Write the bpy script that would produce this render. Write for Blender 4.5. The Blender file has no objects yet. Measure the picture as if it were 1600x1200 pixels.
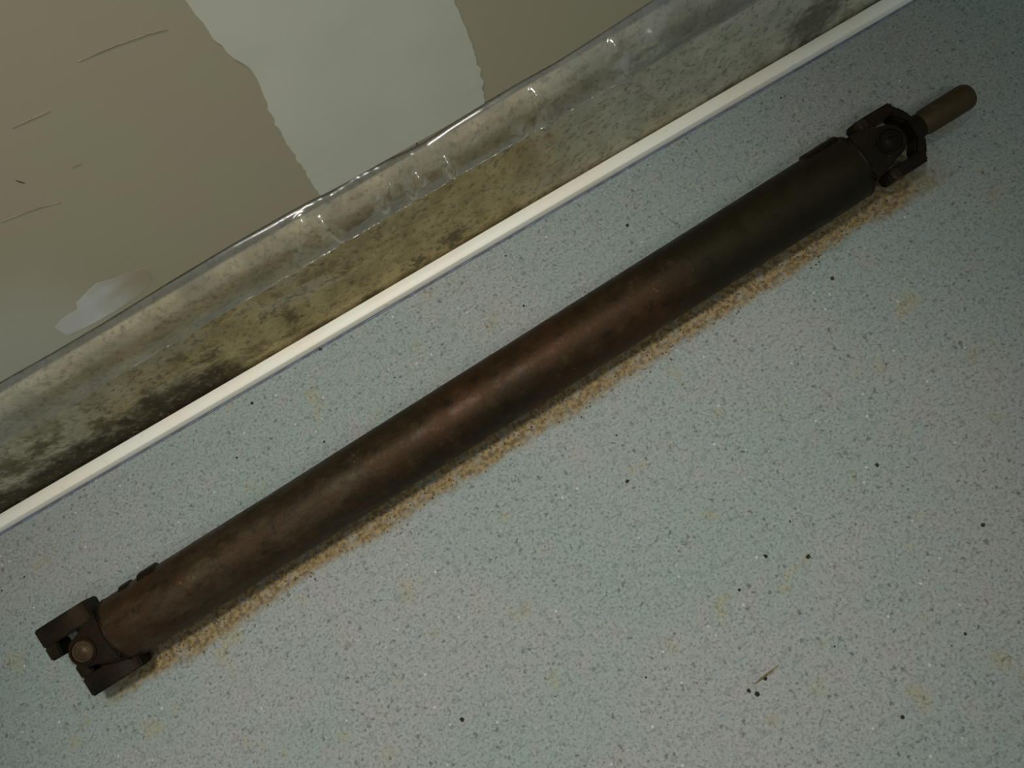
import bpy, bmesh, math, random
from mathutils import Vector, Matrix, noise

rng = random.Random(7)
scene = bpy.context.scene
C = scene.collection

# ------------------------------------------------------------------ camera
FPX, TILT, ROLL, CAM_H = 1350.0, math.radians(18.2), math.radians(30.3), 1.12
ct, st, cr, sr = math.cos(TILT), math.sin(TILT), math.cos(ROLL), math.sin(ROLL)
FWD = Vector((0, st, -ct)); UP0 = Vector((0, ct, st)); X0 = Vector((1, 0, 0))
RIGHT = X0 * cr - UP0 * sr
UP = X0 * sr + UP0 * cr
cam_data = bpy.data.cameras.new('camera')
cam_data.sensor_width = 36.0
cam_data.lens = FPX / 1600.0 * 36.0
cam_data.clip_start = 0.02
cam = bpy.data.objects.new('camera', cam_data)
m3 = Matrix((RIGHT, UP, -FWD)).transposed()
cam.matrix_world = Matrix.Translation((0, 0, CAM_H)) @ m3.to_4x4()
C.objects.link(cam)
scene.camera = cam

# ------------------------------------------------------------------ world, lamp, exposure
world = bpy.data.worlds.new('world'); scene.world = world
world.use_nodes = True
bg = world.node_tree.nodes['Background']
bg.inputs[0].default_value = (0.80, 0.96, 1.0, 1)
bg.inputs[1].default_value = 0.21

ld = bpy.data.lights.new('ceiling_lamp', 'SPOT')
ld.energy = 112
ld.color = (1.0, 0.95, 0.89)
ld.spot_size = math.radians(51); ld.spot_blend = 1.0
ld.shadow_soft_size = 0.14
lamp = bpy.data.objects.new('ceiling_lamp', ld)
lamp.location = (-0.16, 0.37, 2.20)
tgt = Vector((-0.20, 0.16, 0.0))
lamp.rotation_euler = (tgt - Vector(lamp.location)).to_track_quat('-Z', 'Y').to_euler()
C.objects.link(lamp)
# weak fill light added behind the camera to brighten the wall and film
ad = bpy.data.lights.new('fill_panel', 'AREA'); ad.shape = 'RECTANGLE'; ad.size = 0.7; ad.size_y = 0.35
ad.energy = 8.5; ad.color = (1.0, 0.95, 0.89)
panel = bpy.data.objects.new('fill_panel', ad); panel.location = (-0.15, -0.9, 2.35)
panel.rotation_euler = (Vector((0, 0.5, 0.2)) - Vector(panel.location)).to_track_quat('-Z', 'Y').to_euler()
C.objects.link(panel)

vs = scene.view_settings
vs.view_transform = 'Standard'; vs.look = 'None'; vs.gamma = 1.0
vs.use_curve_mapping = False
vs.exposure = -0.10

# ------------------------------------------------------------------ helpers
def ray(px, py):
    u, v = px - 800.0, 600.0 - py
    return (FWD + RIGHT * (u / FPX) + UP * (v / FPX))
def at_z(px, py, z=0.0):
    d = ray(px, py); t = (z - CAM_H) / d.z
    return Vector((0, 0, CAM_H)) + d * t
def at_y(px, py, y):
    d = ray(px, py); t = y / d.y
    return Vector((0, 0, CAM_H)) + d * t

def tag(o, label=None, cat=None, group=None, kind=None):
    if label: o['label'] = label
    if cat: o['category'] = cat
    if group: o['group'] = group
    if kind: o['kind'] = kind
    return o

def link_bm(name, bm, mat, parent=None, smooth=None):
    bmesh.ops.recalc_face_normals(bm, faces=bm.faces[:])
    me = bpy.data.meshes.new(name); bm.to_mesh(me); bm.free()
    me.materials.append(mat)
    if smooth is not None:
        me.shade_smooth()
        me.set_sharp_from_angle(angle=math.radians(smooth))
    o = bpy.data.objects.new(name, me); C.objects.link(o)
    if parent: o.parent = parent
    return o

def link_data(name, verts, faces, mat, parent=None, smooth=None):
    bm = bmesh.new()
    vv = [bm.verts.new(v) for v in verts]
    for f in faces: bm.faces.new([vv[i] for i in f])
    return link_bm(name, bm, mat, parent, smooth)

def add_prism(bm, outline, frame, h0, h1, bevel=0.0):
    """outline: list of (p, q); frame = (origin, P, Q, N); extruded from h0 to h1 along N"""
    o, P, Q, N = frame
    lo = [bm.verts.new(o + P * p + Q * q + N * h0) for p, q in outline]
    hi = [bm.verts.new(o + P * p + Q * q + N * h1) for p, q in outline]
    n = len(outline)
    fs = [bm.faces.new(lo[::-1]), bm.faces.new(hi)]
    for i in range(n): fs.append(bm.faces.new((lo[i], lo[(i + 1) % n], hi[(i + 1) % n], hi[i])))
    if bevel > 0:
        es = set()
        for f in fs:
            for e in f.edges: es.add(e)
        bmesh.ops.recalc_face_normals(bm, faces=fs)
        bmesh.ops.bevel(bm, geom=list(es), offset=bevel, segments=2, affect='EDGES', clamp_overlap=True)

def add_lathe(bm, prof, frame, seg=40, jitter=None):
    """prof: list of (h, r) along N of frame, closed at the ends when r==0"""
    o, P, Q, N = frame
    rings = []
    for h, r in prof:
        if r <= 1e-6:
            rings.append([bm.verts.new(o + N * h)])
        else:
            ring = []
            for k in range(seg):
                a = 2 * math.pi * k / seg
                rr = r + (jitter(h, a) if jitter else 0)
                ring.append(bm.verts.new(o + N * h + P * (rr * math.cos(a)) + Q * (rr * math.sin(a))))
            rings.append(ring)
    for A, B in zip(rings, rings[1:]):
        for k in range(seg):
            k2 = (k + 1) % seg
            if len(A) == 1 and len(B) == 1: continue
            if len(A) == 1: bm.faces.new((A[0], B[k], B[k2]))
            elif len(B) == 1: bm.faces.new((A[k], A[k2], B[0]))
            else: bm.faces.new((A[k], A[k2], B[k2], B[k]))

# ------------------------------------------------------------------ material tools
class NT:
    def __init__(self, name, rough=0.8, spec=0.3, metal=0.0):
        self.m = bpy.data.materials.new(name); self.m.use_nodes = True
        self.t = self.m.node_tree
        self.b = self.t.nodes['Principled BSDF']
        self.out = self.t.nodes['Material Output']
        self.b.inputs['Roughness'].default_value = rough
        self.b.inputs['Metallic'].default_value = metal
        self.b.inputs['Specular IOR Level'].default_value = spec
        tc = self.t.nodes.new('ShaderNodeTexCoord'); self.P = tc.outputs['Object']
    def n(self, typ, **kw):
        x = self.t.nodes.new(typ)
        for k, v in kw.items(): setattr(x, k, v)
        return x
    def lk(self, a, b): self.t.links.new(a, b)
    def put(self, sock, v):
        if hasattr(v, 'is_linked') or isinstance(v, bpy.types.NodeSocket): self.lk(v, sock)
        else: sock.default_value = v
    def noise(self, scale, detail=4, rough=0.55, vec=None, dist=0.0):
        x = self.n('ShaderNodeTexNoise'); self.lk(vec or self.P, x.inputs['Vector'])
        x.inputs['Scale'].default_value = scale; x.inputs['Detail'].default_value = detail
        x.inputs['Roughness'].default_value = rough; x.inputs['Distortion'].default_value = dist
        return x.outputs['Fac']
    def noisecol(self, scale, detail=2):
        x = self.n('ShaderNodeTexNoise'); self.lk(self.P, x.inputs['Vector'])
        x.inputs['Scale'].default_value = scale; x.inputs['Detail'].default_value = detail
        return x.outputs['Color']
    def voro(self, scale, vec=None):
        x = self.n('ShaderNodeTexVoronoi'); self.lk(vec or self.P, x.inputs['Vector'])
        x.inputs['Scale'].default_value = scale
        return x
    def math(self, op, a, b=0.0, c=None):
        x = self.n('ShaderNodeMath', operation=op)
        self.put(x.inputs[0], a); self.put(x.inputs[1], b)
        if c is not None: self.put(x.inputs[2], c)
        return x.outputs[0]
    def step(self, v, lo, hi, t0=0.0, t1=1.0):
        x = self.n('ShaderNodeMapRange', interpolation_type='SMOOTHSTEP')
        self.put(x.inputs['Value'], v)
        x.inputs['From Min'].default_value = lo; x.inputs['From Max'].default_value = hi
        x.inputs['To Min'].default_value = t0; x.inputs['To Max'].default_value = t1
        return x.outputs['Result']
    def mix(self, fac, a, b, blend='MIX'):
        x = self.n('ShaderNodeMix', data_type='RGBA', blend_type=blend)
        self.put(x.inputs['Factor'], fac)
        for s, v in ((x.inputs[6], a), (x.inputs[7], b)):
            if isinstance(v, bpy.types.NodeSocket): self.lk(v, s)
            else: s.default_value = (*v, 1)
        return x.outputs[2]
    def xyz(self, vec=None):
        x = self.n('ShaderNodeSeparateXYZ'); self.lk(vec or self.P, x.inputs[0]); return x.outputs
    def scaled(self, s):
        x = self.n('ShaderNodeMapping'); self.lk(self.P, x.inputs[0])
        x.inputs['Scale'].default_value = s; return x.outputs[0]
    def spot(self, p, r0, r1, s=(1, 1, 1), wob=None):
        """1 inside r0 of point p, 0 outside r1 (metric scaled by s)"""
        x = self.n('ShaderNodeVectorMath', operation='SUBTRACT'); self.lk(self.P, x.inputs[0]); x.inputs[1].default_value = p
        y = self.n('ShaderNodeVectorMath', operation='MULTIPLY'); self.lk(x.outputs[0], y.inputs[0]); y.inputs[1].default_value = s
        z = self.n('ShaderNodeVectorMath', operation='LENGTH'); self.lk(y.outputs[0], z.inputs[0])
        d = z.outputs['Value']
        if wob is not None: d = self.math('ADD', d, wob)
        return self.step(d, r0, r1, 1.0, 0.0)
    def color(self, c):
        if isinstance(c, bpy.types.NodeSocket): self.lk(c, self.b.inputs['Base Color'])
        else: self.b.inputs['Base Color'].default_value = (*c, 1)
    def bump(self, h, strength=0.3, dist=0.002):
        x = self.n('ShaderNodeBump'); x.inputs['Strength'].default_value = strength
        x.inputs['Distance'].default_value = dist
        self.lk(h, x.inputs['Height']); self.lk(x.outputs[0], self.b.inputs['Normal'])

M = {}
Y_STEM, Y_DRY = 0.588, 0.606
# shaft placement on the floor, needed for the rust stain too
SH0 = at_z(240, 950, 0.045); SH1 = at_z(1350, 250, 0.045)
SDIR = (SH1 - SH0); SANG = math.atan2(SDIR.y, SDIR.x)
T_R = 0.0450

def mat_floor():
    k = NT('concrete_floor', 0.75, 0.25)
    base = k.mix(k.step(k.noise(3.2, 3), 0.38, 0.62), (0.268, 0.332, 0.302), (0.315, 0.335, 0.312))
    base = k.mix(k.step(k.noise(24, 3), 0.52, 0.70, 0, .4), base, (0.355, 0.315, 0.295))
    base = k.mix(k.step(k.noise(31, 2), 0.56, 0.70, 0, .5), base, (0.27, 0.33, 0.33))
    base = k.mix(k.step(k.noise(17, 3), 0.60, 0.72, 0, .55), base, (0.33, 0.30, 0.17))
    # fine grain
    g = k.noise(260, 4, 0.75)
    base = k.mix(k.step(g, 0.34, 0.50, .75, 0), base, (0.10, 0.115, 0.10))
    base = k.mix(k.step(g, 0.54, 0.72, 0, .6), base, (0.50, 0.50, 0.46))
    g2 = k.noise(95, 3, 0.6)
    base = k.mix(k.step(g2, 0.34, 0.48, .35, 0), base, (0.15, 0.17, 0.14))
    # dark pits and pale grit
    wv = k.n('ShaderNodeVectorMath', operation='MULTIPLY_ADD'); k.lk(k.noisecol(190, 3), wv.inputs[0]); wv.inputs[1].default_value = (.011, .011, .011); k.lk(k.P, wv.inputs[2])
    v = k.voro(120, wv.outputs[0]); sel = k.xyz(v.outputs['Color'])[0]
    pit = k.math('MULTIPLY', k.step(v.outputs['Distance'], 0.12, 0.36, 1, 0), k.step(sel, 0.72, 0.80))
    base = k.mix(k.math('MULTIPLY', pit, .62), base, (0.07, 0.075, 0.06))
    v2 = k.voro(75); s2 = k.xyz(v2.outputs['Color'])[1]
    grit = k.math('MULTIPLY', k.step(v2.outputs['Distance'], 0.08, 0.17, 1, 0), k.step(s2, 0.86, 0.9))
    base = k.mix(k.math('MULTIPLY', grit, .7), base, (0.62, 0.62, 0.56))
    # rust dust shed along the pipe: distance to the pipe's axis on the floor
    mp = k.n('ShaderNodeMapping', vector_type='TEXTURE'); k.lk(k.P, mp.inputs[0])
    mid = (SH0 + SH1) / 2
    mp.inputs['Location'].default_value = (mid.x, mid.y, 0)
    mp.inputs['Rotation'].default_value = (0, 0, SANG)
    sx, sy, _ = k.xyz(mp.outputs[0])
    w = k.math('MULTIPLY_ADD', k.noise(7, 3), 0.045, -0.022)
    w2 = k.math('MULTIPLY_ADD', k.noise(90, 2), 0.010, -0.005)
    d = k.math('ADD', k.math('ADD', k.math('ABSOLUTE', k.math('ADD', sy, 0.016)), w), w2)
    band = k.math('MULTIPLY', k.step(d, 0.044, 0.060, 1, 0), k.step(k.math('ABSOLUTE', k.math('ADD', sx, 0.02)), 0.60, 0.70, 1, 0))
    dust = k.mix(k.step(k.noise(160, 3), 0.38, 0.62), (0.13, 0.085, 0.030), (0.30, 0.215, 0.085))
    base = k.mix(k.math('MULTIPLY', band, k.step(k.noise(60, 4), 0.25, 0.55, .45, .92)), base, dust)
    k.color(base)
    k.bump(k.math('ADD', g, k.math('MULTIPLY', pit, -1.5)), 0.35, 0.0012)
    return k.m

def mat_stem():
    k = NT('stained_concrete', 0.85, 0.15)
    x, y, z = k.xyz()
    n1 = k.noise(6, 4); n2 = k.noise(22, 5, 0.65); n3 = k.noise(120, 3, .7)
    base = k.mix(k.step(n2, 0.35, 0.65), (0.44, 0.43, 0.32), (0.56, 0.54, 0.42))
    # ochre water stain through the middle, browner to the left
    xw = k.math('ADD', x, k.math('MULTIPLY_ADD', n1, 0.5, -0.25))
    zw = k.math('ADD', z, k.math('MULTIPLY_ADD', n1, 0.10, -0.05))
    och = k.math('MULTIPLY', k.step(xw, -0.75, -0.35), k.step(xw, 0.10, 0.42, 1, 0))
    och = k.math('MULTIPLY', och, k.step(zw, 0.16, 0.26, 1, .6))
    ocol = k.mix(k.step(n2, 0.35, 0.65), (0.40, 0.29, 0.11), (0.54, 0.42, 0.18))
    base = k.mix(k.math('MULTIPLY', och, .85), base, ocol)
    # pale lime streak patches
    base = k.mix(k.step(k.noise(9, 4, vec=k.scaled((.5, 1, 2.2))), 0.56, 0.70, 0, .5), base, (0.40, 0.39, 0.31))
    # dark wet soil splashed on the lower left
    xs = k.math('ADD', x, k.math('MULTIPLY_ADD', n2, 0.16, -0.08))
    zs = k.math('ADD', z, k.math('MULTIPLY_ADD', n2, 0.13, -0.065))
    soil = k.math('MULTIPLY', k.step(xs, -0.38, -0.24, 1, 0), k.step(zs, 0.036, 0.088, 1, 0))
    base = k.mix(k.math('MULTIPLY', soil, .96), base, k.mix(k.step(n3, .4, .6), (0.018, 0.016, 0.010), (0.060, 0.045, 0.022)))
    s2 = k.math('MULTIPLY', k.step(k.noise(13, 5, .7), 0.52, 0.62), k.math('MULTIPLY', k.step(x, -0.15, 0.0, 1, 0), k.step(z, 0.11, 0.17, 1, 0)))
    base = k.mix(k.math('MULTIPLY', s2, .7), base, (0.085, 0.062, 0.028))
    # grime along the foot
    base = k.mix(k.step(zs, -0.03, 0.03, .6, 0), base, (0.06, 0.04, 0.02))
    # a smear of mud above the strip and one at the far right
    for p, r in (((0.03, 0.586, 0.035), 0.022), ((-0.03, 0.586, 0.028), 0.014), ((0.62, 0.586, 0.05), 0.05)):
        w = k.math('MULTIPLY_ADD', k.noise(70, 4, .7), 0.09, -0.045)
        base = k.mix(k.math('MULTIPLY', k.spot(p, r * .4, r * 1.3, (1, 1, 1.1), w), .7), base, (0.055, 0.048, 0.028))
    # specks
    wv = k.n('ShaderNodeVectorMath', operation='MULTIPLY_ADD'); k.lk(k.noisecol(150, 3), wv.inputs[0]); wv.inputs[1].default_value = (.016, .016, .016); k.lk(k.P, wv.inputs[2])
    v = k.voro(80, wv.outputs[0]); sel = k.xyz(v.outputs['Color'])[0]
    pit = k.math('MULTIPLY', k.step(v.outputs['Distance'], 0.10, 0.32, 1, 0), k.step(sel, 0.72, 0.8))
    base = k.mix(k.math('MULTIPLY', pit, .35), base, (0.035, 0.03, 0.018))
    base = k.mix(k.step(n3, 0.30, 0.52, .55, 0), base, (0.09, 0.08, 0.05))
    base = k.mix(k.step(n3, 0.56, 0.74, 0, .35), base, (0.45, 0.43, 0.33))
    k.color(base)
    k.bump(k.math('ADD', n2, k.math('MULTIPLY', n3, .5)), 0.5, 0.004)
    return k.m

def mat_drywall():
    k = NT('drywall_paper', 0.9, 0.12)
    f = k.noise(30, 3, vec=k.scaled((.25, 1, 3)))
    base = k.mix(k.step(k.noise(4, 3), 0.4, 0.6), (0.475, 0.425, 0.275), (0.49, 0.42, 0.285))
    base = k.mix(k.step(f, .4, .7, 0, .25), base, (0.50, 0.43, 0.29))
    p = at_y(20, 560, Y_DRY)   # thin grey skim low on the left
    w = k.math('MULTIPLY_ADD', k.noise(7, 4), .20, -.10)
    base = k.mix(k.spot(tuple(p), .02, .20, (1, 0, 1.2), w), base, (0.55, 0.52, 0.40))
    k.color(base); k.bump(k.noise(300, 2), 0.08, 0.0005)
    return k.m

def mat_compound():
    k = NT('joint_compound', 0.9, 0.1)
    base = k.mix(k.step(k.noise(8, 3), 0.4, 0.65), (0.69, 0.67, 0.53), (0.72, 0.70, 0.57))
    k.color(base); k.bump(k.noise(60, 4, vec=k.scaled((1, 1, .3))), 0.12, 0.002)
    return k.m

def mat_patch():
    k = NT('filler_paste', 0.8, 0.2)
    base = k.mix(k.step(k.noise(18, 3), 0.4, 0.65), (0.66, 0.64, 0.55), (0.74, 0.73, 0.68))
    x, y, z = k.xyz()   # the paste thins out to bare paper towards its right end
    a, b = at_y(95, 515, Y_DRY).x, at_y(255, 428, Y_DRY).x
    xw = k.math('ADD', x, k.math('MULTIPLY_ADD', k.noise(40, 3, vec=k.scaled((.4, 1, 1.6))), .05, -.025))
    base = k.mix(k.step(xw, a + (b - a) * .3, a + (b - a) * .9, 0, 1), base, (0.46, 0.385, 0.25))
    k.color(base)
    return k.m

def mat_vinyl():
    k = NT('white_vinyl', 0.45, 0.4)
    base = k.mix(k.step(k.noise(7, 3), 0.42, 0.62), (0.88, 0.88, 0.76), (0.90, 0.85, 0.70))
    base = k.mix(k.step(k.noise(60, 4, .7), 0.60, 0.76, 0, .35), base, (0.40, 0.36, 0.27))
    k.color(base)
    return k.m

def mat_rust(name, tint=1.0, wear=0.5, hue=(1, 1, 1)):
    k = NT(name, 0.5, 0.16, 0.5)
    n1 = k.noise(9, 4, vec=k.scaled((.5, 1, 1))); n2 = k.noise(45, 5, .65); n3 = k.noise(220, 3, .7)
    base = k.mix(k.step(n1, 0.36, 0.64), (0.024 * tint, 0.017 * tint, 0.008 * tint), (0.050 * tint, 0.023 * tint, 0.010 * tint))
    base = k.mix(k.step(n2, 0.52, 0.72, 0, .7), base, (0.060 * tint, 0.040 * tint, 0.019 * tint))
    base = k.mix(k.step(n2, 0.32, 0.48, .7, 0), base, (0.014, 0.012, 0.008))
    base = k.mix(k.step(n3, 0.62, 0.78, 0, wear), base, (0.16, 0.12, 0.075))
    base = k.mix(1.0, base, hue, 'MULTIPLY')
    k.color(base)
    k.lk(k.step(n2, .3, .7, .38, .62), k.b.inputs['Roughness'])
    k.bump(k.math('ADD', n3, n2), 0.25, 0.0012)
    return k

def mat_tube():
    k = mat_rust('rusted_tube', 1.0, .4)
    src = k.b.inputs['Base Color'].links[0].from_socket
    x = k.xyz()[0]
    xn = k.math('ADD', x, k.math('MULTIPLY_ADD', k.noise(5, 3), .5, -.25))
    src = k.mix(k.step(xn, .20, .42, 0, .8), src, (0.016, 0.016, 0.007))                      # olive-black towards the far end
    src = k.mix(k.math('MULTIPLY', k.step(xn, -.42, -.15, 1, 0), k.step(k.noise(48, 5, .75, vec=k.scaled((.35, 1, 1))), .40, .72, .1, .75)), src, (0.078, 0.064, 0.038))  # scuffs with the tube's highlight painted in, near end
    for px, py, r in ((284, 912, .014), (305, 903, .012), (1025, 455, .012), (560, 715, .016)):  # orange scratches, and a soft grey highlight painted into the colour
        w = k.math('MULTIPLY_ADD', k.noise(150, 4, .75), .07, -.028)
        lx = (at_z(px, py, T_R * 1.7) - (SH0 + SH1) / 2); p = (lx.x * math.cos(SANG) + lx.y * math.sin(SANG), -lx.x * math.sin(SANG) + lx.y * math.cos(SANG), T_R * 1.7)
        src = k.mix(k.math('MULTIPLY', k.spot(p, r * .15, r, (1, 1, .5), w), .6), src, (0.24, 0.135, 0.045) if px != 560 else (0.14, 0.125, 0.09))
    k.color(src)
    return k.m

def plain(name, col, rough=0.8, spec=.3, metal=0.0, var=0.25, scale=60):
    k = NT(name, rough, spec, metal)
    k.color(k.mix(k.step(k.noise(scale, 3), .35, .65), tuple(c * (1 - var) for c in col), tuple(c * (1 + var) for c in col)))
    return k.m

def mat_film():
    k = NT('clear_film', 0.6, 0.0)
    k.color(k.mix(k.step(k.noise(14, 4), .4, .65), (0.24, 0.24, 0.18), (0.36, 0.36, 0.29)))
    tr = k.n('ShaderNodeBsdfTransparent'); mx = k.n('ShaderNodeMixShader')
    fac = k.step(k.noise(26, 4, .6), .35, .7, .07, .20)
    k.lk(fac, mx.inputs[0]); k.lk(tr.outputs[0], mx.inputs[1]); k.lk(k.b.outputs[0], mx.inputs[2])
    gl = k.n('ShaderNodeBsdfGlossy'); gl.inputs['Roughness'].default_value = 0.17; gl.inputs['Color'].default_value = (1, 1, 1, 1)
    lw = k.n('ShaderNodeLayerWeight'); lw.inputs['Blend'].default_value = 0.5
    fr = k.math('MULTIPLY_ADD', k.math('POWER', lw.outputs['Facing'], 5.0), 0.35, 0.09)
    m2 = k.n('ShaderNodeMixShader'); k.lk(fr, m2.inputs[0]); k.lk(mx.outputs[0], m2.inputs[1]); k.lk(gl.outputs[0], m2.inputs[2])
    k.lk(m2.outputs[0], k.out.inputs['Surface'])
    return k.m

M['floor'] = mat_floor(); M['stem'] = mat_stem(); M['drywall'] = mat_drywall()
M['compound'] = mat_compound(); M['patch'] = mat_patch(); M['vinyl'] = mat_vinyl()
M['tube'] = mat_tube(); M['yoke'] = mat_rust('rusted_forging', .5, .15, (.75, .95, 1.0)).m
M['block'] = mat_rust('rusted_block', .6, .3, (.75, 1.0, 1.05)).m
M['slip'] = mat_rust('dull_steel', 1.9, .5, (.72, 1.05, 1.15)).m
M['cap'] = mat_rust('worn_bearing_cap', 2.0, .6, (.74, 1.05, 1.3)).m
M['film'] = mat_film(); M['lip'] = plain('blue_grey_lip', (0.20, 0.225, 0.30))
M['soil'] = plain('soil', (0.035, 0.028, 0.016)); M['grit'] = plain('pale_grit', (0.45, 0.44, 0.38))
M['rustflake'] = plain('rust_flake', (0.12, 0.065, 0.022))
M['straw'] = plain('dry_straw', (0.20, 0.16, 0.055)); M['pencil'] = plain('pencil_mark', (0.27, 0.225, 0.135))
M['stainmark'] = plain('red_brown_mark', (0.10, 0.035, 0.02)); M['groove'] = plain('recess_shade', (0.03, 0.025, 0.02))  # last one: near-black colour standing in for shade in gaps and holes

# ------------------------------------------------------------------ setting: floor
bm = bmesh.new()
add_prism(bm, [(-3, -2.6), (3, -2.6), (3, 0.80), (-3, 0.80)], (Vector((0, 0, 0)), Vector((1, 0, 0)), Vector((0, 1, 0)), Vector((0, 0, 1))), -0.12, 0.0)
tag(link_bm('floor', bm, M['floor']), kind='structure')

# ------------------------------------------------------------------ setting: wall (concrete stem wall, drywall above)
def shoulder(s, x):
    """profile of the stem wall: s 0..1 from its foot to the back of the ledge"""
    pts = [(0.588, 0.0), (0.588, 0.06), (0.588, 0.12), (0.588, 0.155), (0.589, 0.180), (0.591, 0.205), (0.596, 0.222), (0.606, 0.230), (0.70, 0.232)]
    return pts
bm = bmesh.new()
prof = shoulder(0, 0)
NX = 240
rows = []
for i in range(NX + 1):
    x = -3 + 6 * i / NX
    r = []
    for j, (y, z) in enumerate(prof):
        w = 0.004 * noise.noise(Vector((x * 5, z * 9, 1.3))) + 0.002 * noise.noise(Vector((x * 21, z * 30, 4)))
        if z < 0.001: w *= .3
        if j >= 7: w = 0
        r.append(bm.verts.new((x, y + w, z + (w * .6 if j > 3 else 0))))
    r.append(bm.verts.new((x, 0.80, 0.232))); r.append(bm.verts.new((x, 0.80, 0.0)))
    rows.append(r)
for A, B in zip(rows, rows[1:]):
    for j in range(len(A) - 1): bm.faces.new((A[j], B[j], B[j + 1], A[j + 1]))
    bm.faces.new((A[-1], B[-1], B[0], A[0]))
bm.faces.new(rows[0]); bm.faces.new(rows[-1][::-1])
wall = link_bm('wall_back', bm, M['stem'], smooth=40)
tag(wall, kind='structure')

# bottom edge of the drywall as seen along the wall
EDGE = [(-60, 630), (0, 597), (80, 552), (160, 505), (270, 437), (360, 383), (445, 335), (480, 316), (500, 306), (514, 300), (556, 272), (600, 250), (635, 236),
        (665, 220), (700, 197), (750, 165), (800, 135), (870, 96), (930, 58), (1020, 0), (1100, -48)]
edge = [at_y(px, py, Y_DRY) for px, py in EDGE]
EX = [(-3.0, edge[0].z)] + [(p.x, p.z) for p in edge] + [(3.0, edge[-1].z)]
def edge_z(x):
    for (x0, z0), (x1, z1) in zip(EX, EX[1:]):
        if x0 <= x <= x1: return z0 + (z1 - z0) * (x - x0) / max(1e-6, x1 - x0)
    return EX[-1][1]
XSEAM = at_y(600, 120, Y_DRY).x
def sheet(xa, xb):
    xs = sorted({xa, xb} | {x for x, _ in EX if xa < x < xb})
    bm = bmesh.new()
    outl = [(x, edge_z(x)) for x in xs] + [(xb, 2.4), (xa, 2.4)]
    add_prism(bm, outl, (Vector((0, Y_DRY, 0)), Vector((1, 0, 0)), Vector((0, 0, 1)), Vector((0, 1, 0))), 0.0, 0.0127)
    o = link_bm('drywall_sheet', bm, M['drywall'], wall)
    return o
sheet(-3.0, XSEAM - 0.001); sheet(XSEAM + 0.001, 3.0)

# backing, coloured near black as the shade in the gap under the drywall
bm = bmesh.new()
add_prism(bm, [(-3, 0.232), (3, 0.232), (3, 2.4), (-3, 2.4)], (Vector((0, Y_DRY + 0.03, 0)), Vector((1, 0, 0)), Vector((0, 0, 1)), Vector((0, 1, 0))), 0.0, 0.06)
link_bm('wall_backing', bm, M['groove'], wall)

# joint compound smoothed over the seam: irregular raised band
def raised(name, pts_l, pts_r, mat, t, yb, jit=0.002, n=40, nw=8, off=0.0004):
    """a skim of filler between two edge polylines given bottom to top (world x, z)"""
    def samp(pl, s):
        s = s * (len(pl) - 1); i = min(int(s), len(pl) - 2); f = s - i
        return (pl[i][0] * (1 - f) + pl[i + 1][0] * f, pl[i][1] * (1 - f) + pl[i + 1][1] * f)
    verts, faces = [], []
    for i in range(n + 1):
        l, r = samp(pts_l, i / n), samp(pts_r, i / n)
        jl = jit * noise.noise(Vector((l[1] * 90, 1, 3))) * 2; jr = jit * noise.noise(Vector((r[1] * 90, 7, 3))) * 2
        for j in range(nw + 1):
            f = j / nw
            x = (l[0] + jl) * (1 - f) + (r[0] + jr) * f; z = l[1] * (1 - f) + r[1] * f
            if i == 0: z = max(edge_z(x) + .0004, z)
            e = min(f, 1 - f) * nw
            th = t * min(1.0, 0.12 + e * .6) * (0.85 + .3 * noise.noise(Vector((x * 20, z * 8, 0))))
            verts.append((x, yb - off - max(th, off * .7), z))
    W = nw + 1
    for i in range(n):
        for j in range(nw): faces.append((i * W + j, i * W + j + 1, (i + 1) * W + j + 1, (i + 1) * W + j))
    # thickness: rim back to the sheet
    rim = [j for j in range(W)] + [i * W + nw for i in range(1, n + 1)] + [n * W + j for j in range(nw - 1, -1, -1)] + [i * W for i in range(n - 1, 0, -1)]
    base = len(verts)
    for r_ in rim: verts.append((verts[r_][0], yb + .0004, verts[r_][2]))
    L = len(rim)
    for q in range(L): faces.append((rim[q], rim[(q + 1) % L], base + (q + 1) % L, base + q))
    return link_data(name, verts, faces, mat, wall, 50)
def W2(pl):
    return [(p.x, p.z) for p in (at_y(a, b, Y_DRY) for a, b in pl)]
LPX = [(500, 306), (478, 270), (447, 222), (424, 180), (398, 112), (352, 80), (318, 40), (290, 0), (252, -60)]
RPX = [(757, 161), (753, 122), (742, 85), (730, 50), (718, 22), (709, -2), (702, -30)]
lw, rw = W2(LPX), W2(RPX)
lw += [(lw[-1][0] - .02, 1.0), (lw[-1][0] + .01, 2.38)]; rw += [(rw[-1][0] + .01, 1.0), (rw[-1][0] - .01, 2.38)]
def resample(pl, n=120):
    zs0, zs1 = pl[0][1], pl[-1][1]; out = []
    for i in range(n + 1):
        z = zs0 + (zs1 - zs0) * (i / n) ** 2
        for (xa, za), (xb, zb) in zip(pl, pl[1:]):
            if za - 1e-9 <= z <= zb + 1e-9:
                out.append((xa + (xb - xa) * (z - za) / max(zb - za, 1e-9), z)); break
    return out
# keep heights strictly growing for the resampling
def mono(pl):
    out = [pl[0]]
    for p in pl[1:]: out.append((p[0], max(p[1], out[-1][1] + 1e-4)))
    return out
band = raised('joint_compound', resample(mono(lw)), resample(mono(rw)), M['compound'], 0.0016, Y_DRY, 0.0015, 150, 12)

# small smear of filler near the lower edge
PL = [(86, 512), (98, 498), (122, 483), (118, 475), (140, 452), (150, 443), (175, 437), (205, 424), (232, 418)]
PR = [(104, 524), (128, 514), (150, 503), (165, 494), (180, 486), (198, 474), (215, 462), (232, 448), (240, 438)]
raised('filler_patch', W2(PL), W2(PR), M['patch'], 0.0001, Y_DRY, 0.0010, 40, 8, 0.00008)

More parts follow.
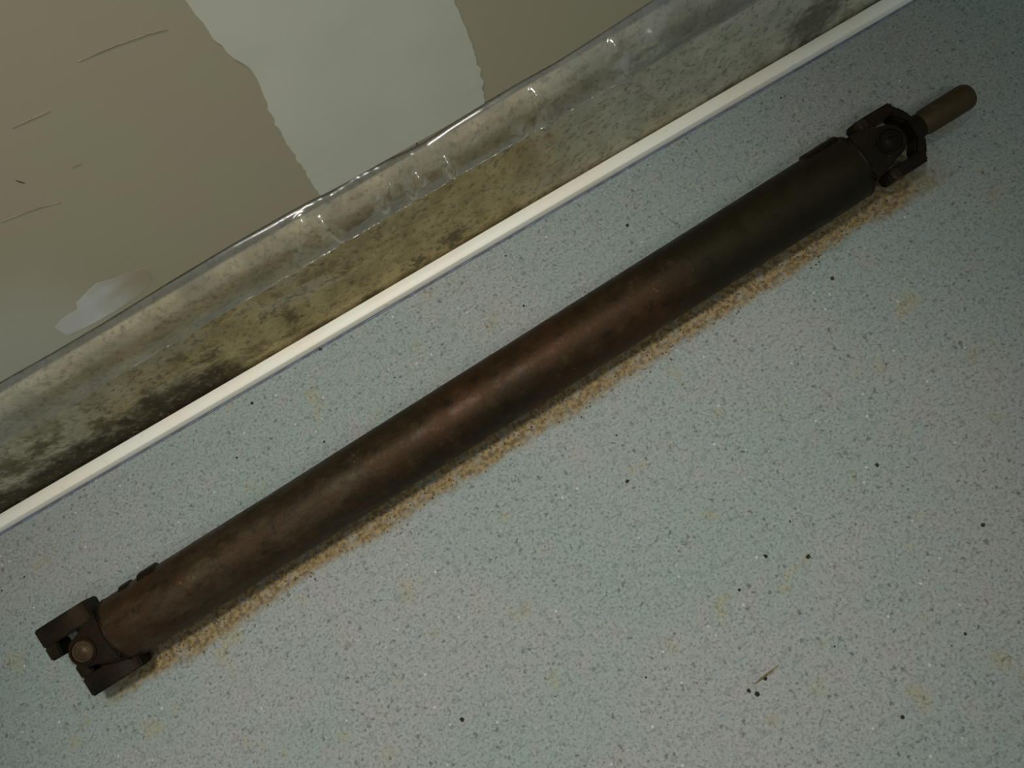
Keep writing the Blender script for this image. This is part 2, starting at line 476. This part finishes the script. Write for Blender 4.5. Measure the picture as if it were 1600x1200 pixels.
# pencil and scuff marks on the drywall
def mark(name, pl, width, mat):
    pts = [at_y(a, b, Y_DRY) for a, b in pl]
    verts, faces = [], []
    for i, p in enumerate(pts):
        w = width * (0.35 if i in (0, len(pts) - 1) else 1)
        verts += [(p.x, Y_DRY - .0003, p.z - w), (p.x, Y_DRY - .0003, p.z + w), (p.x, Y_DRY + .0003, p.z + w), (p.x, Y_DRY + .0003, p.z - w)]
    for i in range(len(pts) - 1):
        a, b = i * 4, i * 4 + 4
        for q in range(4): faces.append((a + q, a + (q + 1) % 4, b + (q + 1) % 4, b + q))
    faces += [(0, 1, 2, 3), (len(verts) - 1, len(verts) - 2, len(verts) - 3, len(verts) - 4)]
    return link_data(name, verts, faces, mat, wall)
mark('pencil_line', [(122, 96), (150, 84), (185, 70), (230, 54), (262, 46)], .0004, M['pencil'])
mark('pencil_line', [(18, 200), (45, 188), (78, 173)], .0004, M['pencil'])
mark('pencil_line', [(0, 347), (30, 336), (60, 325), (95, 316)], .0004, M['pencil'])
mark('pencil_line', [(112, 262), (127, 255)], .0004, M['pencil'])
mark('scuff_mark', [(24, 282), (31, 284), (39, 286)], .0016, M['stainmark'])

# ------------------------------------------------------------------ setting: white strip at the foot of the wall
def strip_profile():
    return [(0.5626, 0.0004), (0.5628, 0.0080), (0.5644, 0.0122), (0.5690, 0.0146), (0.5765, 0.0152), (0.5818, 0.0142), (0.5838, 0.0112), (0.5838, 0.0004)]
def strip_run(name, profile, mat, parent=None):
    bm = bmesh.new(); rows = []
    for i in range(121):
        x = -3 + 6 * i / 120
        w = 0.0016 * noise.noise(Vector((x * 2.2, 3, 0)))
        rows.append([bm.verts.new((x, y + w, z)) for y, z in profile])
    for A, B in zip(rows, rows[1:]):
        for j in range(len(A)): bm.faces.new((A[j], B[j], B[(j + 1) % len(A)], A[(j + 1) % len(A)]))
    bm.faces.new(rows[0]); bm.faces.new(rows[-1][::-1])
    return link_bm(name, bm, mat, parent, smooth=35)
trim = tag(strip_run('trim_1', strip_profile(), M['vinyl']), kind='structure')
strip_run('strip_lip', [(0.5596, 0.0003), (0.5596, 0.0022), (0.5608, 0.0026), (0.5612, 0.0003)], M['lip'], trim)
strip_run('groove_shade', [(0.5612, 0.0003), (0.5612, 0.0007), (0.5628, 0.0007), (0.5628, 0.0003)], M['groove'], trim)  # dark strip laid in the groove in place of its shade

# ------------------------------------------------------------------ clear plastic film over the ledge
TAPE_LO = [(-60, 730), (0, 690), (100, 635), (210, 566), (300, 508), (367, 463), (462, 421), (520, 375), (600, 318), (700, 268), (800, 215), (880, 170), (950, 132), (1040, 75), (1150, 0), (1230, -50)]
FX0, FX1 = -1.45, 0.66
lo = [at_y(a, b, Y_STEM) for a, b in TAPE_LO]
def tape_lo(x):
    for p, q in zip(lo, lo[1:]):
        if p.x <= x <= q.x: return p.z + (q.z - p.z) * (x - p.x) / (q.x - p.x)
    return lo[0].z if x < lo[0].x else lo[-1].z
FOLDS = []  # (x, width, height)
for px, py, w, vc, up, h in ((838, 152, .0085, .36, .22, .0150), (832, 146, .006, .62, .20, .0100), (684, 226, .0065, .45, .20, .0130), (640, 252, .006, .50, .14, .0095), (622, 262, .005, .40, .12, .0085),
                             (575, 282, .008, .45, .16, .0105), (600, 272, .005, .55, .11, .0070), (964, 80, .0100, .36, .22, .0140), (955, 72, .007, .65, .18, .0080), (1012, 45, .018, .50, .22, .0110),
                             (487, 322, .009, .55, .18, .0105), (508, 335, .006, .40, .14, .0080), (462, 335, .008, .70, .14, .0080), (800, 178, .009, .35, .14, .0085), (447, 360, .007, .45, .14, .0070)):
    FOLDS.append((at_y(px, py, 0.600).x, w, vc, up, h))
def fold(v, vc, up):
    if v < vc: return math.sin(math.pi / 2 * v / vc) if vc < .3 else max(0.0, 1 - (vc - v) / up) ** 2 * (1 + 2 * (vc - v) / up)
    t = min(1.0, (v - vc) / up)
    return (1 - t) if up > .3 else (1 - t) ** 2 * (1 + 2 * t)
def film_base(v, x):
    """v 0 (lower edge on the wall face) .. 1 (tucked under the drywall)"""
    zl = tape_lo(x); zt = edge_z(x) - 0.0035
    if v < .28:
        f = v / .28; return Y_STEM - .0045, zl + (0.172 - zl) * f
    f = (v - .28) / .72
    a = f * math.pi / 2
    zc = max(zt, 0.19)
    return Y_STEM - .0045 + (Y_DRY + .006 - Y_STEM + .0045) * (1 - math.cos(a)) ** .9, 0.172 + (zc - 0.172) * math.sin(a) ** .9
verts, faces = [], []
NU, NV = 900, 36
for i in range(NU + 1):
    x = FX0 + (FX1 - FX0) * i / NU
    for j in range(NV + 1):
        v = j / NV
        y, z = film_base(v, x)
        hgt = 0.0
        big = 0.0
        for fx, w, vc, up, h in FOLDS:
            dx = (x - fx - 0.006 * (v - .5)) / w
            if abs(dx) < 3.2: big += h * math.exp(-dx * dx) * fold(v, vc, up)
        hgt += 0.0014 * (noise.noise(Vector((x * 16, v * 1.8, 0))) + .3) + 0.0002 * noise.noise(Vector((x * 60, v * 3, 5)))
        if -.14 < x < .04: hgt += .0005 * noise.noise(Vector((x * 110, v * 5, 2)))
        hgt = hgt * (.35 + .65 * math.sin(math.pi * v)) + big
        nn = Vector((0, -math.cos(v * 1.2), math.sin(v * 1.2)))
        verts.append((x, y + nn.y * hgt, z + nn.z * hgt))
W = NV + 1
for i in range(NU):
    for j in range(NV): faces.append((i * W + j, (i + 1) * W + j, (i + 1) * W + j + 1, i * W + j + 1))
film = link_data('plastic_film', verts, faces, M['film'], None, 180)
sm = film.modifiers.new('thickness', 'SOLIDIFY'); sm.thickness = 0.0002
tag(film, 'wrinkled clear plastic film covering the ledge under the drywall edge', 'plastic film')

# ------------------------------------------------------------------ the driveshaft
mid = (SH0 + SH1) / 2
shaft = bpy.data.objects.new('driveshaft', None); C.objects.link(shaft)
shaft.empty_display_size = .1
shaft.location = (mid.x, mid.y, 0.0); shaft.rotation_euler = (0, 0, SANG)
tag(shaft, 'rusty brown steel driveshaft with universal joints lying on the concrete floor', 'driveshaft')
AX = T_R + 0.0006            # height of the axis over the floor
EXv, EYv, EZv = Vector((1, 0, 0)), Vector((0, 1, 0)), Vector((0, 0, 1))
def local_x(px, py, z):
    p = at_z(px, py, z) - Vector((mid.x, mid.y, 0)); return p.x * math.cos(SANG) + p.y * math.sin(SANG)
X_SEAM_L, X_SEAM_R = local_x(187, 978, AX), local_x(1365, 245, AX)
XC_L = X_SEAM_L - 0.034
XC_R = local_x(1326, 210, 0.064) + 0.024; X_SEAM_R = XC_R - 0.040
X_TIP = local_x(1519, 147, AX) - XC_R
print('JOINT', X_SEAM_L, XC_L, XC_R, X_TIP)
O = Vector((0, 0, AX))

# tube: hollow drawn tube, slightly dented, with necked ends
bm = bmesh.new()
prof = [(X_SEAM_L, 0.0395), (X_SEAM_L + .0002, 0.0425), (X_SEAM_L + .004, 0.0442), (X_SEAM_L + .05, T_R)]
n = 60
for i in range(1, n): prof.append((X_SEAM_L + .05 + (X_SEAM_R - X_SEAM_L - .10) * i / n, T_R))
prof += [(X_SEAM_R - .05, T_R), (X_SEAM_R - .004, 0.0442), (X_SEAM_R - .0002, 0.0425), (X_SEAM_R, 0.0395)]
prof = [(X_SEAM_L, 0)] + prof + [(X_SEAM_R, 0)]
add_lathe(bm, prof, (O, EYv, EZv, EXv), 56, lambda h, a: min(0.0, 0.0007 * noise.noise(Vector((h * 6, math.cos(a) * 1.5, math.sin(a) * 1.5)))))
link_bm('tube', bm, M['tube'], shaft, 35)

def weld_ring(x, r, amp, seed):
    bm = bmesh.new()
    prof = [(x - .0045, r - .003), (x - .003, r + .0003), (x, r + .0012), (x + .003, r + .0003), (x + .0045, r - .003)]
    add_lathe(bm, prof, (O, EYv, EZv, EXv), 72, lambda h, a: amp * noise.noise(Vector((math.cos(a) * 14 + seed, math.sin(a) * 14, h * 200))))
    return link_bm('weld_bead', bm, M['yoke'], shaft, 60)
weld_ring(X_SEAM_L + .001, 0.0435, .0008, 1); weld_ring(X_SEAM_R - .001, 0.0435, .0008, 5)

def balance_weight(x, ang, ln, wd, th):
    """curved steel plate welded to the tube; ang measured from +y (wall side) upwards"""
    bm = bmesh.new(); rows = []
    for i in range(7):
        a = ang + wd * (i / 6 - .5)
        d = Vector((0, math.cos(a), math.sin(a)))
        e = .6 if i in (0, 6) else 1
        rows.append([bm.verts.new(O + EXv * (x - ln / 2) + d * (T_R - .001)), bm.verts.new(O + EXv * (x - ln / 2 + .002) + d * (T_R + th * e)),
                     bm.verts.new(O + EXv * (x + ln / 2 - .002) + d * (T_R + th * e)), bm.verts.new(O + EXv * (x + ln / 2) + d * (T_R - .001))])
    for A, B in zip(rows, rows[1:]):
        for j in range(4): bm.faces.new((A[j], B[j], B[(j + 1) % 4], A[(j + 1) % 4]))
    bm.faces.new(rows[0]); bm.faces.new(rows[-1][::-1])
    return link_bm('balance_weight', bm, M['yoke'], shaft, 40)
balance_weight(local_x(258, 925, AX), .50, .026, .6, .0042)
balance_weight(local_x(222, 945, AX), .45, .016, .5, .0026)
balance_weight(local_x(1300, 275, AX), .45, .050, .55, .0034)

def rot(vec, axis, ang): return Matrix.Rotation(ang, 3, axis) @ vec

def cyl_part(name, frame, prof, mat, parent, seg=28, ang=40):
    bm = bmesh.new(); add_lathe(bm, prof, frame, seg); return link_bm(name, bm, mat, parent, ang)

def fork(name, origin, A, T, Cx, base_x, lug_r, lug_in, lug_out, halfw, mat, disc):
    """yoke: disc at base_x along A, two ears along +-Cx whose eyes are centred on origin"""
    bm = bmesh.new()
    add_lathe(bm, disc, (origin, T, Cx, A), 40)
    sgn = 1 if base_x > 0 else -1
    for s in (1, -1):
        outl = [(base_x + sgn * .002, -halfw), (base_x * .72, -halfw * .98)]
        for q in range(13):
            a = -math.pi / 2 - sgn * math.pi * q / 12
            outl.append((lug_r * math.cos(a), lug_r * math.sin(a)))
        outl += [(base_x * .72, halfw * .98), (base_x + sgn * .002, halfw)]
        add_prism(bm, outl, (origin, A, T, Cx * s), lug_in, lug_out, .0025)
        # root swelling that carries the ear
        outl = [(base_x + sgn * .001, -halfw * .9), (base_x * .55, -halfw * .62), (base_x * .55, halfw * .62), (base_x + sgn * .001, halfw * .9)]
        add_prism(bm, outl, (origin, A, T, Cx * s), lug_in - .008, lug_out - .004, .002)
    return link_bm(name, bm, mat, shaft, 35)

def cross_part(origin, T, Cx, A, reach):
    bm = bmesh.new()
    for ax, o1, o2 in ((T, Cx, A), (Cx, A, T)):
        add_lathe(bm, [(-reach, 0), (-reach, .0085), (-.016, .0085), (-.013, .0135), (.013, .0135), (.016, .0085), (reach, .0085), (reach, 0)], (origin, o1, o2, ax), 24)
    return link_bm('joint_cross', bm, M['yoke'], shaft, 40)

CAP = [(.022, 0), (.022, .0140), (.0415, .0140), (.0428, .0128), (.0428, .0105), (.0416, .0100), (.0416, .0045), (.0424, .0035), (.0424, 0)]

# left joint ------------------------------------------------------------
rl = math.radians(17)
CL = Vector((0, -math.sin(rl), math.cos(rl))); TL = Vector((0, math.cos(rl), math.sin(rl)))
OL = Vector((XC_L, 0, AX))
fork('tube_yoke', OL, EXv, TL, CL, .034, .0210, .027, .0395, .0320, M['yoke'],
     [(.038, 0), (.038, .040), (.034, .0415), (.029, .038), (.024, .022), (.023, 0)])
cross_part(OL, TL, CL, EXv, .040)
for s in (1, -1):
    cp = cyl_part('bearing_cap', (OL, EXv, TL * s, CL * s), CAP, M['cap'], shaft)
    cyl_part('retaining_ring', (OL, EXv, TL * s, CL * s), [(.0405, .0150), (.0405, .0172), (.0418, .0172), (.0418, .0150), (.0405, .0150)], M['yoke'], cp)
def wing_block(origin, T, Cx, A, sgn):
    bm = bmesh.new()
    # ear-shaped block: rectangular body, hollowed flanks round a bearing boss
    o = [(-.038, -.017), (-.024, -.017), (-.019, -.0190), (.019, -.0190), (.024, -.017), (.038, -.017),
         (.038, .017), (.024, .017), (.019, .0190), (-.019, .0190), (-.024, .017), (-.038, .017)]
    add_prism(bm, o, (origin, A, Cx, T * sgn), .029, .056, .002)
    add_prism(bm, [(-.038, .010), (-.021, .010), (-.019, .030), (-.038, .030)], (origin, A, T * sgn, Cx), -.0165, .0165, .002)
    add_lathe(bm, [(.024, 0), (.024, .0145), (.037, .0145), (.037, 0)], (OL, A, Cx, T * sgn), 24)
    b = link_bm('bearing_block', bm, M['block'], shaft, 35)
    for e in (-.030, .030):
        cyl_part('bolt_hole', (origin + A * e, A, Cx, T * sgn), [(.0555, 0), (.0555, .0042), (.0563, .0050), (.0563, .0042), (.0561, .0040), (.0559, 0)], M['groove'], b, 16)  # dark disc on the face, painted as the shade inside a hole
    return b
for s in (1, -1): wing_block(OL + EXv * (-.017 if s > 0 else .004), TL, CL, EXv, s)

# right joint and slip yoke ---------------------------------------------
rr = math.radians(14)
CR = Vector((0, -math.sin(rr), math.cos(rr))); TR = Vector((0, math.cos(rr), math.sin(rr)))
OR = Vector((XC_R, 0, AX))
fork('tube_yoke', OR, EXv, TR, CR, -.040, .0225, .027, .0395, .0330, M['yoke'],
     [(-.044, 0), (-.044, .040), (-.040, .0415), (-.033, .036), (-.028, .022), (-.027, 0)])
cross_part(OR, TR, CR, EXv, .040)
for s in (1, -1):
    cp = cyl_part('bearing_cap', (OR, EXv, TR * s, CR * s), CAP, M['yoke'], shaft)
    cyl_part('retaining_ring', (OR, EXv, TR * s, CR * s), [(.0405, .0150), (.0405, .0172), (.0418, .0172), (.0418, .0150), (.0405, .0150)], M['yoke'], cp)
yaw, pit = math.radians(0.5), math.radians(-3)
AS = rot(rot(EXv, EYv, -pit), EZv, yaw)
TS = (TR - AS * TR.dot(AS)).normalized(); CS = AS.cross(TS)
bm = bmesh.new()
# two arms reaching back round the cross
for s in (1, -1):
    outl = [(.044, -.014), (.030, -.018)]
    for q in range(13):
        a = -math.pi / 2 - math.pi * q / 12
        outl.append((.020 * math.cos(a), .020 * math.sin(a)))
    outl += [(.030, .018), (.044, .014)]
    add_prism(bm, outl, (OR, AS, CS, TS * s), .030, .046, .003)
    outl = [(.034, .026), (.050, .006), (.058, .006), (.058, .018), (.048, .036), (.036, .046)]
    add_prism(bm, outl, (OR, AS, TS * s, CS), -.014, .014, .003)
add_lathe(bm, [(.046, 0), (.046, .018), (.058, .0165), (.066, .0165), (.066, 0)], (OR, TS, CS, AS), 32)
slip = link_bm('slip_yoke_fork', bm, M['yoke'], shaft, 35)
for s in (1, -1):
    cyl_part('bearing_cap', (OR, AS, CS * s, TS * s), [(h + .004, r) for h, r in CAP], M['cap'], shaft)
# splined barrel, hollow at its end
bm = bmesh.new()
L0, L1 = .062, X_TIP
add_lathe(bm, [(L0, 0), (L0, .0130), (L0 + .006, .0150), (L0 + .014, .0178), (L1 - .008, .0180), (L1 - .003, .0172), (L1, .0155), (L1, .0130), (L1 - .030, .0125), (L1 - .030, 0)],
          (OR, TS, CS, AS), 48)
barrel = link_bm('slip_yoke_barrel', bm, M['slip'], shaft, 35)
for k in range(16):   # internal splines in the mouth of the barrel
    a = 2 * math.pi * k / 16
    d = TS * math.cos(a) + CS * math.sin(a); e = CS * math.cos(a) - TS * math.sin(a)
    bm = bmesh.new()
    add_prism(bm, [(.0108, -.0009), (.0134, -.0014), (.0134, .0014), (.0108, .0009)], (OR, d, e, AS), L1 - .028, L1 - .001)
    link_bm('spline_tooth', bm, M['yoke'], barrel)

# ------------------------------------------------------------------ loose dirt
def crumbs(name, spots, mat, label, cat):
    verts, faces = [], []
    for (x, y, z, r) in spots:
        b = len(verts)
        ph = rng.random() * 6.28
        ring = []
        for q in range(5):
            a = ph + q * 1.2566; rr_ = r * rng.uniform(.6, 1.15)
            verts.append((x + rr_ * math.cos(a), y + rr_ * math.sin(a), z + r * rng.uniform(.1, .4)))
        verts.append((x, y, z + r * rng.uniform(.7, 1.1))); verts.append((x, y, z))
        for q in range(5):
            faces.append((b + q, b + (q + 1) % 5, b + 5)); faces.append((b + (q + 1) % 5, b + q, b + 6))
    o = link_data(name, verts, faces, mat)
    tag(o, label, cat, kind='stuff'); return o
def on_floor(n, f):
    out = []
    while len(out) < n:
        s = f()
        if s: out.append(s)
    return out
def fl():
    x, y = rng.uniform(-1.3, 1.3), rng.uniform(-.9, .555)
    lx = (x - mid.x) * math.cos(SANG) + (y - mid.y) * math.sin(SANG); ly = -(x - mid.x) * math.sin(SANG) + (y - mid.y) * math.cos(SANG)
    if abs(ly) < .075 and abs(lx) < .8: return None
    return (x, y, 0, rng.choice((.0010, .0012, .0016, .0022)))
sp = on_floor(110, fl)
for px, py, r in ((722, 1125, .0035), (980, 752, .003), (1196, 869, .003), (1262, 870, .0035), (1155, 922, .0025), (1370, 727, .003), (1195, 1060, .0035), (1183, 1084, .004), (1170, 1080, .003),
                  (980, 352, .003), (1155, 357, .002), (790, 400, .002), (1535, 820, .003), (500, 545, .004), (394, 630, .003), (370, 715, .002), (1410, 1120, .003), (1300, 435, .003)):
    p = at_z(px, py); sp.append((p.x, p.y, 0, r))
crumbs('dirt_crumbs', sp, M['soil'], 'small dark dirt crumbs scattered over the grey concrete floor', 'dirt')
crumbs('pale_grit', on_floor(90, fl), M['grit'], 'tiny pale grit grains scattered over the concrete floor', 'grit')
def fr():
    lx = rng.uniform(-.60, .58); ly = -.040 - abs(rng.gauss(0, .016))
    x = mid.x + lx * math.cos(SANG) - ly * math.sin(SANG); y = mid.y + lx * math.sin(SANG) + ly * math.cos(SANG)
    return (x, y, 0, rng.uniform(.0007, .0018))
crumbs('rust_flakes', on_floor(500, fr), M['rustflake'], 'orange brown rust flakes fallen along the driveshaft', 'rust flakes')
def fg():
    x = rng.uniform(-.85, .80)
    if x > -.25 and rng.random() < .55: return None
    return (x, rng.uniform(.5846, .5866), 0, rng.uniform(.0012, .0024))
crumbs('soil_in_gap', on_floor(420, fg), M['soil'], 'dark soil packed between the white strip and the concrete wall', 'soil')

# a bit of dry straw on the floor
p0, p1 = at_z(1180, 1068), at_z(1216, 1040)
bm = bmesh.new(); d = (p1 - p0); ln = d.length; d.normalize()
side = d.cross(EZv)
add_lathe(bm, [(0, 0), (0, .0006), (ln * .3, .0011), (ln * .6, .0010), (ln, .0005), (ln, 0)], (p0 + EZv * .0012, side, EZv, d), 8)
tag(link_bm('straw', bm, M['straw'], None, 40), 'short piece of dry yellowish straw lying on the open floor', 'straw')
